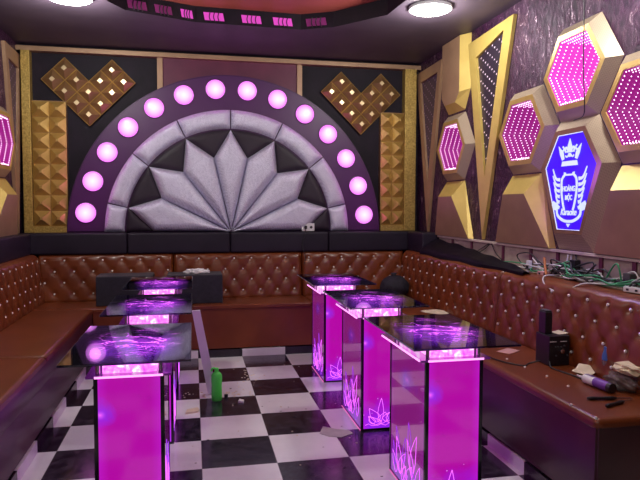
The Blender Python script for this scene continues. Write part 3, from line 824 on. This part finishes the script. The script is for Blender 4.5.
# ------------------------------------------------------------------ tables
# local frame: pedestal front at y=0, x from -.135 to .135
def teardrop(cx, cz, w, h, lean, n=14):
    out = []
    for i in range(n+1):
        t = 2*PI*i/n - PI/2
        z = (1+math.sin(t))/2; x = math.cos(t)*w*(1-z)**.55*(.35+.65*min(1, z*2.2+.15))
        out.append((cx + x + lean*z*z, cz + h*z))
    return out
def lotus(bm, f, specs, r):
    for s in specs:
        tube(bm, [f(*p) for p in teardrop(*s)], r, 4, False)
def make_table(glow_edge):
    t = thing('bar_table', '', 'table', (0,0,0))
    W, D, H = .137, .50, .70
    bm = bmesh.new()
    for sx in (-1, 1):
        for y in (0, D-.016): box(bm, sx*W-(.016 if sx > 0 else 0), sx*W+(.016 if sx < 0 else 0), y, y+.016, 0, H)
    box(bm, -W+.016, W-.016, .001, .015, 0, .012); box(bm, -W+.001, -W+.015, .016, D-.016, 0, .012); box(bm, W-.015, W-.001, .016, D-.016, 0, .012)
    obj('frame', bm, 'frame_black', t)
    f = obj('front_panel', B(-W+.0165, W-.0165, .003, .013, .0125, H-.001), 'panel_front', t)
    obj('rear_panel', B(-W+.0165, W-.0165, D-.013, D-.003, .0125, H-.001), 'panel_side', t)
    for sx in (-1, 1):
        x = sx*(W-.008)
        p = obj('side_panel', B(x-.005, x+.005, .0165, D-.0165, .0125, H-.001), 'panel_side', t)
        bm = bmesh.new(); g = lambda a, b, xx=sx*(W-.002): Vector((xx, a, b))
        lotus(bm, g, [(.17,.10,.050,.22,-.06), (.17,.10,.045,.16,.07), (.22,.04,.06,.11,-.05), (.26,.04,.05,.10,.06), (.34,.05,.055,.17,.05), (.33,.05,.05,.13,-.07), (.40,.03,.045,.10,.05), (.30,.03,.035,.09,-.05), (.10,.06,.04,.13,-.03)], .0011)
        obj('lotus_print', bm, 'lotus', p)
        bm = bmesh.new(); lotus(bm, g, [(.20,.22,.030,.13,.02), (.37,.17,.03,.10,.03), (.13,.03,.05,.10,.03), (.28,.12,.03,.14,-.02), (.42,.06,.03,.12,.02)], .0010)
        obj('lotus_print', bm, 'lotus_violet', p)
        bm = bmesh.new(); box(bm, sx*W-.003 if sx < 0 else W, sx*W if sx < 0 else W+.003, .01, D-.01, .002, .006)
        if glow_edge and sx < 0: obj('foot_glow', bm, 'foot_pink', t)
    bm = bmesh.new(); g = lambda a, b: Vector((a, .002, b))
    lotus(bm, g, [(-.01,.05,.026,.15,.005), (-.035,.05,.045,.09,-.05), (.03,.05,.05,.07,.05), (-.06,.04,.03,.05,-.02), (-.03,.03,.05,.06,-.06), (.05,.04,.04,.09,.03), (.0,.04,.05,.07,.02)], .0016)
    tube(bm, [g(-.11+.022*i, .035+.008*math.sin(i*1.9)) for i in range(11)], .0014, 4)
    obj('lotus_print', bm, 'lotus', f)
    # acrylic lip with lit edge, frosted light box, glass top
    l = obj('lip', B(-W-.028, W+.028, -.012, D+.10-.02, H, H+.009), 'lip', t)
    bm = bmesh.new(); box(bm, -W+.006, W-.004, -.016, -.0125, H+.0005, H+.0085); 
    if glow_edge: box(bm, -W-.0325, -W-.0285, .0, D+.05, H+.001, H+.008)
    obj('edge_light', bm, 'lip_glow', l)
    obj('light_box', B(-.105, .105, .03, D-.05, H+.0095, H+.081), 'light_box', t)
    for sx in (-1, 1):
        for y in (.02, D-.05): bm = bmesh.new(); lathe(bm, [(.009, H+.009), (.009, H+.0815)], (sx*.122, y, 0), 'z', 10); obj('spacer', bm, 'steel', t)
    top = obj('glass_top', B(-.245, .245, -.135, .635, H+.082, H+.091, bev=.0015, seg=1), 'glass', t)
    bm = bmesh.new()
    box(bm, -.2455, -.2445, -.134, .634, H+.0835, H+.0895); box(bm, .2445, .2455, -.134, .634, H+.0835, H+.0895); box(bm, -.244, .244, .6345, .6355, H+.0835, H+.0895)
    obj('polished_edge', bm, 'glass_edge', top)
    return t
T0 = make_table(False); T1 = make_table(True)
tabs = [(-.257, 2.53, -.012, 'nearest of the three glass-topped magenta tables in the left row'),
        (-.256, 3.60, -.008, 'middle one of the three glass-topped magenta tables in the left row'),
        (-.254, 4.66, -.006, 'farthest of the three glass-topped magenta tables in the left row'),
        (1.140, 2.52, .0, 'nearest of the three glass-topped magenta tables in the right row'),
        (1.140, 3.575, .0, 'middle one of the three glass-topped magenta tables in the right row'),
        (1.135, 4.64, .0, 'farthest of the three glass-topped magenta tables in the right row')]
for i, (x, y, dx, lab) in enumerate(tabs):
    src = T0 if i < 3 else T1
    o = src if i in (0, 3) else copy_tree(src)
    o.location = (x, y, .0005); o['label'] = lab; o['group'] = 'glass-topped lit tables'

# ------------------------------------------------------------------ loose objects
def speaker_box(x0, x1, label):
    t = thing('speaker_box', label, 'speaker', ((x0+x1)/2, 5.86, SZ))
    obj('cabinet', B(x0, x1, 5.72, 6.00, SZ+.001, SZ+.262, bev=.006), 'black_matte', t)
    obj('top_panel', B(x0+.004, x1-.004, 5.724, 5.996, SZ+.262, SZ+.27, bev=.002), 'speaker_top', t)
speaker_box(-.855, -.36, 'black box speaker on the rear sofa, partly behind the left row of tables')
speaker_box(-.24, .265, 'black box speaker on the rear sofa with a crumpled white cloth on top')
bm = bmesh.new(); bmesh.ops.create_icosphere(bm, subdivisions=4, radius=1)
for v in bm.verts:
    c = v.co.normalized(); k = 1+.22*math.sin(c.x*7+c.y*5)*math.cos(c.y*9)+.1*math.sin(c.x*17)
    v.co = Vector((.03+c.x*.11*k, 5.86+c.y*.045*k, SZ+.271+max(0, c.z*.028*k+.012)))
tag(obj('white_cloth', bm, 'white', smooth=True), 'crumpled white cloth lying on the right black speaker box', 'cloth')
# round black bag
t = thing('black_bag', 'round black bag on the corner seat behind the right row of tables', 'bag', (1.96, 5.78, SZ))
bm = bmesh.new(); bmesh.ops.create_icosphere(bm, subdivisions=4, radius=1)
for v in bm.verts:
    c = v.co.normalized(); th = math.atan2(c.y, c.x); k = 1 + .025*math.sin(th*9)*(1-abs(c.z)) + .02*math.sin(c.z*9+th*3)
    v.co = Vector((1.96+c.x*.145*k, 5.78+c.y*.13*k, SZ + max(.002, .105+c.z*.115*k)))
obj('body', bm, 'black_matte', t, True)
bm = bmesh.new(); lathe(bm, [(.03, SZ+.205), (.022, SZ+.222), (.035, SZ+.238), (.018, SZ+.244)], (1.95, 5.78, 0), 'z', 12); obj('knot', bm, 'black_matte', t, True)
# paper on the right seat
def sheet(name, cx, cy, w, d, z, rot, m, label, cat, curl=.012):
    bm = bmesh.new(); bmesh.ops.create_grid(bm, x_segments=10, y_segments=8, size=.5)
    for v in bm.verts:
        x, y = v.co.x*w, v.co.y*d
        h = curl*(.5+.5*math.sin(x*26+y*14))*(.3+abs(v.co.x)*1.4)
        v.co = Vector((cx + x*math.cos(rot)-y*math.sin(rot), cy + x*math.sin(rot)+y*math.cos(rot), z+.003+h))
    bmesh.ops.solidify(bm, geom=list(bm.faces), thickness=.0015)
    return tag(obj(name, bm, m, smooth=True), label, cat)
sheet('paper_scrap', 2.02, 4.86, .17, .22, SZ, .3, 'paper', 'pale crumpled paper on the right seat behind the tables', 'paper')
sheet('paper_scrap', 1.915, 3.45, .12, .09, SZ, .5, 'pink_paper', 'small pinkish paper scrap on the right seat beside the black amplifier', 'paper', .005)
# amplifier with upright antenna-like panel
t = thing('amplifier', 'small black device with knobs standing on the right seat', 'amplifier', (2.02, 3.10, SZ), (0,0,0))
obj('body', B(1.962, 2.090, 3.08, 3.22, SZ+.001, SZ+.172, bev=.005), 'black', t)
obj('upright_panel', B(1.972, 2.017, 3.14, 3.21, SZ+.172, SZ+.298, bev=.005), 'black', t)
obj('cap', B(1.975, 2.014, 3.145, 3.205, SZ+.298, SZ+.308, bev=.003), 'speaker_top', t, label='grey cap on top of the upright panel')
bm = bmesh.new(); lathe(bm, [(.013, 3.08), (.013, 3.068), (.010, 3.066)], (2.04, 0, SZ+.085), 'y', 16); obj('dial', bm, 'steel', t, 40)
for dx, dz in ((-.035,.11), (-.02,.11), (0,.11), (.02,.115), (-.03,.06), (.04,.06)):
    bm = bmesh.new(); lathe(bm, [(.005, 3.08), (.005, 3.072)], (2.035+dx, 0, SZ+dz), 'y', 10); obj('knob', bm, 'speaker_top', t)
bm = bmesh.new(); box(bm, 1.965, 2.005, 3.0775, 3.08, SZ+.138, SZ+.142); box(bm, 2.03, 2.07, 3.0775, 3.08, SZ+.138, SZ+.142); obj('marking', bm, 'white', t)
sheet('paper_scrap', 2.065, 3.15, .07, .08, SZ+.172, .2, 'paper', 'cream paper scrap on top of the small black device', 'paper', .006)
bm = bmesh.new(); tube(bm, bez([(1.96, 3.07, SZ+.03), (1.95, 3.03, SZ+.006), (1.97, 2.9, SZ+.005), (1.99, 2.75, SZ+.005), (2.03, 2.62, SZ+.006), (2.14, 2.5, SZ+.006), (2.14, 2.38, SZ+.006)], 8), .004, 6)
tag(obj('power_lead', bm, 'black_cable', smooth=True), 'black lead running forward from the small black device over the seat', 'cable')
bm = bmesh.new(); tube(bm, bez([(1.95, 3.14, SZ+.02), (1.88, 3.15, SZ+.005), (1.82, 3.11, SZ+.005), (1.75, 3.22, SZ+.005), (1.72, 3.38, SZ+.005), (1.73, 3.5, SZ+.005)], 8), .004, 6)
tag(obj('power_lead', bm, 'black_cable', smooth=True), 'black lead looping left from the small black device to the seat edge', 'cable')
# sealant cartridge
t = thing('sealant_tube', 'white and purple sealant cartridge lying on the right seat', 'sealant tube', (1.955, 2.80, SZ+.026), (0, PI/2, -math.radians(85)))
# local z runs along the tube
bm = bmesh.new(); lathe(bm, [(.0225, .05), (.0235, .052), (.0235, .165), (.0225, .167)], (0,0,0), 'z', 20); obj('body', bm, 'white', t, 40, local=True)
bm = bmesh.new(); lathe(bm, [(.024, .125), (.024, .215)], (0,0,0), 'z', 20); obj('label_band', bm, 'purple_label', t, 40, local=True, label='purple printed band')
bm = bmesh.new(); lathe(bm, [(.0235, .215), (.0245, .216), (.0245, .24), (.02, .242)], (0,0,0), 'z', 20); obj('end_cap', bm, 'black', t, 40, local=True)
bm = bmesh.new(); lathe(bm, [(.003, -.01), (.007, .035), (.010, .049), (.010, .05)], (0,0,0), 'z', 12); obj('nozzle', bm, 'white', t, 40, local=True)
bm = bmesh.new()
for k in range(5): box(bm, -.0245, -.0235, -.010, .010, .062+.012*k, .067+.012*k)
obj('printing', bm, 'purple_label', t, local=True)
# black pliers-like tools
def bar(p, q, w, h, m, label, name='screwdriver'):
    p, q = Vector(p), Vector(q); d = (q-p).normalized(); L = (q-p).length
    t = thing(name, label, 'tool', p)
    bm = bmesh.new(); tube(bm, [p + d*L*k/8 for k in range(9)], [w*.7, w, w, w*.85, w*.8, w*.9, w, w, w*.6], 8); obj('handle', bm, m, t, True)
    bm = bmesh.new(); tube(bm, [q, q + d*.07], .003, 6); obj('shaft', bm, 'steel', t)
bar((1.795, 2.50, SZ+.009), (1.93, 2.475, SZ+.009), .009, 0, 'black', 'black handled tool on the seat pointing straight at the sealant tube')
bar((1.81, 2.385, SZ+.009), (1.93, 2.425, SZ+.009), .009, 0, 'black', 'black handled tool nearest the seat corner, slanting up to the right')
# plastic bag with paper and a small bottle
t = thing('open_plastic_bag', 'open clear plastic bag bunched on the right seat at the photo edge', 'bag', (2.09, 2.66, SZ))
bm = bmesh.new(); bmesh.ops.create_icosphere(bm, subdivisions=4, radius=1)
for v in bm.verts:
    c = v.co.normalized(); k = 1+.12*math.sin(c.x*9+c.z*6)+.1*math.cos(c.y*11+c.x*4)
    v.co = Vector((2.085+c.x*.07*k, 2.62+c.y*.10*k, SZ+max(.002, .035+c.z*.045*k)))
obj('film', bm, 'film', t, True)
def wad(name, c, s, m, label, cat, seed):
    bm = bmesh.new(); bmesh.ops.create_icosphere(bm, subdivisions=3, radius=1); rnd = random.Random(seed)
    a = [rnd.uniform(3, 9) for _ in range(6)]
    for v in bm.verts:
        q = v.co.normalized(); k = 1+.16*math.sin(q.x*a[0]+q.y*a[1])+.13*math.cos(q.z*a[2]+q.x*a[3])+.1*math.sin(q.y*a[4]*1.7+a[5])
        v.co = Vector((c[0]+q.x*s[0]*k, c[1]+q.y*s[1]*k, c[2]+q.z*s[2]*k))
    return tag(obj(name, bm, m, smooth=25), label, cat)
wad('crumpled_paper', (2.10, 2.60, SZ+.108), (.065, .085, .026), 'paper', 'big cream crumpled paper on the clear plastic bag at the photo edge', 'paper', 3)
sheet('paper_scrap', 2.055, 2.89, .10, .10, SZ+.012, .6, 'paper', 'cream folded paper on the seat left of the clear plastic bag', 'paper', .03)
t = thing('water_bottle', 'small clear bottle with blue cap behind the crumpled paper', 'bottle', (2.125, 2.80, SZ))
bm = bmesh.new(); lathe(bm, [(.024, SZ+.001), (.028, SZ+.01), (.025, SZ+.04), (.028, SZ+.09), (.026, SZ+.12), (.013, SZ+.145), (.012, SZ+.152)], (2.125, 2.80, 0), 'z', 18); obj('body', bm, 'clear', t, True)
bm = bmesh.new(); lathe(bm, [(.0285, SZ+.100), (.0275, SZ+.122), (.020, SZ+.148), (.020, SZ+.168), (.017, SZ+.170)], (2.125, 2.80, 0), 'z', 18); obj('cap', bm, 'blue_cap', t, 40)
# green bottle on the floor
gx, gy = .155, 4.35
t = thing('green_bottle', 'bright green plastic bottle standing on the checkered floor', 'bottle', (gx, gy, 0))
bm = bmesh.new(); lathe(bm, [(.030, .001), (.037, .006), (.038, .05), (.036, .11), (.039, .16), (.037, .19), (.026, .205), (.013, .212), (.013, .22)], (gx, gy, 0), 'z', 24)
for v in bm.verts: v.co.y = gy + (v.co.y-gy)*.7
obj('body', bm, 'green_plastic', t, True)
bm = bmesh.new(); lathe(bm, [(.015, .219), (.015, .236), (.012, .238)], (gx, gy, 0), 'z', 16); obj('cap', bm, 'green_plastic', t, 40)
bm = bmesh.new(); tube(bm, bez([(gx+.005, gy, .225), (gx-.02, gy, .238), (gx-.035, gy, .228), (gx-.034, gy, .215)], 5), .006, 8); obj('spout', bm, 'green_plastic', t, True)
bm = bmesh.new(); lathe(bm, [(.014, 0.0005), (.014, .02), (.010, .022)], (.225, 4.42, 0), 'z', 14)
tag(obj('bottle_cap', bm, 'black', smooth=40), 'small dark cap on the floor right of the green bottle', 'cap')
# leaning plank
bm = bmesh.new(); a = Vector((-.030, 4.05, .70)); b = Vector((.085, 4.50, .004))
W_ = Vector((.052, .02, 0)); n_ = Vector((.02, -.008, .006))
prism(bm, [a, a+W_, b+W_*1.15, b-W_*.1], [p + Vector((0, .018, .002)) for p in [a, a+W_, b+W_*1.15, b-W_*.1]])
for v in bm.verts: v.co.x += .018
tag(obj('leaning_board', bm, 'plank'), 'pale lavender board leaning against the middle table of the left row', 'board')
# cardboard scraps and debris
def scrap(name, pts, z, m, label, th=.003):
    bm = bmesh.new(); prism(bm, [(x, y, z+th) for x, y in pts], [(x, y, z) for x, y in pts]); return tag(obj(name, bm, m), label, 'scrap')
scrap('cardboard_scrap', [(.745, 3.585), (.79, 3.70), (.86, 3.64), (.935, 3.60), (.945, 3.55), (.86, 3.50), (.79, 3.53)], .0005, 'card', 'pale cardboard scrap on the floor beside the middle right table')
scrap('foam_scrap', [(-.06, 4.10), (-.05, 4.17), (.02, 4.20), (.03, 4.16), (.02, 4.12)], .0005, 'paper', 'small cream scrap on the floor beside the left row of tables', .012)
scrap('foam_scrap', [(.30, 4.28), (.315, 4.33), (.345, 4.30), (.335, 4.26)], .0005, 'white', 'small white torn scrap on the floor right of the green bottle', .012)
bm = bmesh.new(); rnd = random.Random(4)
for i in range(150):
    if i < 70: x, y = rnd.gauss(.18, .12), rnd.gauss(4.5, .05)
    elif i < 95: x, y = rnd.gauss(.45, .05), rnd.gauss(4.95, .08)
    else: x, y = rnd.uniform(-.05, 1.0), rnd.uniform(2.6, 5.5)
    if x > .98: continue
    s = rnd.uniform(.0015, .005) if i < 95 else rnd.uniform(.001, .0035)
    a = rnd.random()*PI
    box(bm, x-s*1.6, x+s*1.6, y-s, y+s, .0003, .0003+s*.8)
tag(obj('floor_debris', bm, 'paper'), 'crumbs and dust scattered over the checkered floor', 'debris', kind='stuff')
bm = bmesh.new()
for i in range(40):
    x, y = rnd.uniform(.0, .95), rnd.uniform(2.6, 5.0); s = rnd.uniform(.001, .004)
    box(bm, x-s*2, x+s*2, y-s, y+s, .0003, .0003+s*.6)
tag(obj('dark_floor_debris', bm, 'black'), 'dark chips scattered over the white floor tiles', 'debris', kind='stuff')

# ------------------------------------------------------------------ cable tangle on the right
rnd = random.Random(11)
def cable(y0, y1, m, r, label, group, zmax=.06, n=6, sag=None):
    pts = []
    for i in range(n):
        t_ = i/(n-1); pts.append((rnd.uniform(2.262, 2.345), y0+(y1-y0)*t_+rnd.uniform(-.06, .06), .935+r+abs(rnd.gauss(0, zmax*.5))))
    bm = bmesh.new(); tube(bm, bez(pts, 7), r, 6)
    tag(obj('cable', bm, m, smooth=True), label, 'cable', group)
for i in range(9): 
    a = rnd.uniform(2.45, 3.4); cable(a, a+rnd.uniform(.5, 1.0), 'green_cable', .0048, 'thin green cable lying in the tangle along the right shelf', 'green cables in the tangle', .08)
for i in range(9): 
    a = rnd.uniform(2.45, 3.5); cable(a, a+rnd.uniform(.4, .8), 'white_cable', .0042, 'thin white cable lying in the tangle along the right shelf', 'white cables in the tangle', .10)
for i in range(8): 
    a = rnd.uniform(2.45, 3.5); cable(a, a+rnd.uniform(.4, .9), 'black_cable', .0055, 'black cable lying in the tangle along the right shelf', 'black cables in the tangle', .10)
def drop(pts, m, r, label):
    bm = bmesh.new(); tube(bm, bez(pts, 8), r, 6); tag(obj('cable', bm, m, smooth=True), label, 'cable')
drop([(2.35, 3.50, 1.08), (2.33, 3.50, 1.0), (2.30, 3.53, .95), (2.20, 3.52, .945), (2.155, 3.46, .91), (2.145, 3.33, .875), (2.15, 3.22, .89), (2.20, 3.12, .945), (2.30, 3.0, .95)], 'white_cable', .005, 'white cable hanging in a loop over the right sofa back')
drop([(2.36, 4.60, 1.085), (2.345, 4.75, 1.02), (2.33, 4.88, .965)], 'black_cable', .004, 'dark wire slanting left from the trim to the torn cover')
drop([(2.36, 4.58, 1.085), (2.345, 4.66, 1.03), (2.33, 4.80, .985), (2.33, 4.9, .97)], 'black_cable', .004, 'dark wire close beside the slanting one under the trim')
drop([(2.36, 4.55, 1.085), (2.345, 4.45, 1.02), (2.33, 4.32, .975)], 'black_cable', .004, 'dark wire slanting right from the trim to the torn cover')
drop([(2.36, 3.48, 1.085), (2.34, 3.46, 1.02), (2.30, 3.38, .96), (2.28, 3.2, .95), (2.30, 3.0, .96)], 'white_cable', .0045, 'white cable coming down from under the blue sign to the shelf')
drop([(2.36, 3.44, 1.085), (2.34, 3.38, 1.03), (2.31, 3.2, .99), (2.30, 3.0, .975), (2.3, 2.8, .98)], 'black_cable', .005, 'black cable coming down from under the blue sign and running right')
drop([(2.33, 3.74, 1.04), (2.30, 3.68, .985), (2.26, 3.60, .94)], 'orange_cable', .009, 'short orange brown lead on the right shelf under the blue sign')
drop([(2.34, 4.0, .95), (2.32, 4.08, 1.03), (2.33, 3.95, 1.06), (2.34, 3.85, 1.02), (2.33, 3.80, .95)], 'black_cable', .0045, 'black cable arching above the green ones near the torn cover')
# wire from the ceiling across the bright hexagon
drop([(2.20, 3.24, 2.90), (2.22, 3.22, 2.6), (2.25, 3.25, 2.2), (2.27, 3.26, 2.0), (2.29, 3.30, 1.93), (2.31, 3.42, 1.92)], 'black_cable', .003, 'thin black wire hanging in front of the brightest pink hexagon light')
def plugbox(x, y, z, s, m, label, rot=0.2):
    t = thing('power_adapter', label, 'adapter', (x, y, z), (0,0,rot))
    obj('body', B(-s[0], s[0], -s[1], s[1], 0, s[2], bev=.004), m, t, local=True)
    bm = bmesh.new()
    for k in (-1, 1): box(bm, -s[0]-.001, -s[0]+.001, k*s[1]*.5-.008, k*s[1]*.5+.008, s[2]*.3, s[2]*.7)
    obj('socket', bm, 'black', t, local=True)
plugbox(2.275, 2.80, .936, (.022, .055, .028), 'white', 'white power adapter in the cable tangle near the photo edge')
plugbox(2.30, 3.68, .926, (.025, .05, .03), 'pink_paper', 'pinkish power box among the wires under the blue sign', .1)
plugbox(2.30, 3.88, .926, (.015, .016, .085), 'white', 'upright white terminal block left of the pinkish power box', 0)
plugbox(2.32, 2.90, .926, (.02, .028, .10), 'speaker_top', 'grey upright plug block in the cables near the photo edge', 0)
plugbox(2.33, 3.40, .926, (.02, .03, .13), 'black', 'black upright plug block in the wires directly below the sign', 0)

# ------------------------------------------------------------------ lamps
def ceiling_lamp(x, y, r, power, label, z=ZS, col=(1,.97,.92), pr=None):
    t = thing('ceiling_light', label, 'light', (x, y, z-.03))
    bm = bmesh.new(); lathe(bm, [(r+.012, z-.001), (r+.012, z-.022), (r, z-.026), (r-.004, z-.02)], (x, y, 0), 'z', 32); obj('frame', bm, 'white', t, 40)
    bm = bmesh.new(); lathe(bm, [(r-.004, z-.020), (r-.006, z-.030), (r*.6, z-.046), (.01, z-.052)], (x, y, 0), 'z', 32); obj('diffuser', bm, 'lamp_white', t, 40)
    L = bpy.data.lights.new('lamp_light', 'POINT'); L.energy = power; L.color = col; L.shadow_soft_size = .07
    o = bpy.data.objects.new('lamp_light', L); o.location = (x, y, z-.13); COL.objects.link(o); o.parent = None
ceiling_lamp(-.86, 4.77, .15, 32, 'bright round ceiling lamp at the top left, cut by the photo edge')
ceiling_lamp(1.78, 4.47, .15, 30, 'bright round ceiling lamp top centre-right between arch and right wall')
ceiling_lamp(1.98, 2.9, .11, 30, 'round ceiling lamp by the right wall above the pink hexagons')
ceiling_lamp(-1.1, 2.4, .11, 20, 'round ceiling lamp above the left sofa')
ceiling_lamp(.4, .8, .13, 34, 'unseen round ceiling lamp added to brighten the floor', z=ZC)  # added lamp out of view, lifts the floor brightness

w = bpy.data.worlds.new('World'); S.world = w; w.use_nodes = True
w.node_tree.nodes['Background'].inputs[0].default_value = (.35,.22,.40,1); w.node_tree.nodes['Background'].inputs[1].default_value = .03

# ------------------------------------------------------------------ camera
yaw, pitch, roll = math.radians(11.7286), math.radians(-3.139), math.radians(.1476)
f = Vector((math.sin(yaw)*math.cos(pitch), math.cos(yaw)*math.cos(pitch), math.sin(pitch)))
r0 = Vector((math.cos(yaw), -math.sin(yaw), 0)); u0 = r0.cross(f)
r2 = r0*math.cos(roll) + u0*math.sin(roll); u2 = -r0*math.sin(roll) + u0*math.cos(roll)
cam = bpy.data.cameras.new('camera'); co = bpy.data.objects.new('camera', cam); COL.objects.link(co)
mt = Matrix((r2, u2, -f)).transposed().to_4x4(); mt.translation = (0, 0, 1.385); co.matrix_world = mt
cam.sensor_width = 36; cam.lens = 612/640*36; cam.clip_start = .02
S.camera = co
S.view_settings.view_transform = 'Standard'; S.view_settings.look = 'None'; S.view_settings.gamma = 1; S.view_settings.exposure = .2
S.view_settings.use_curve_mapping = False
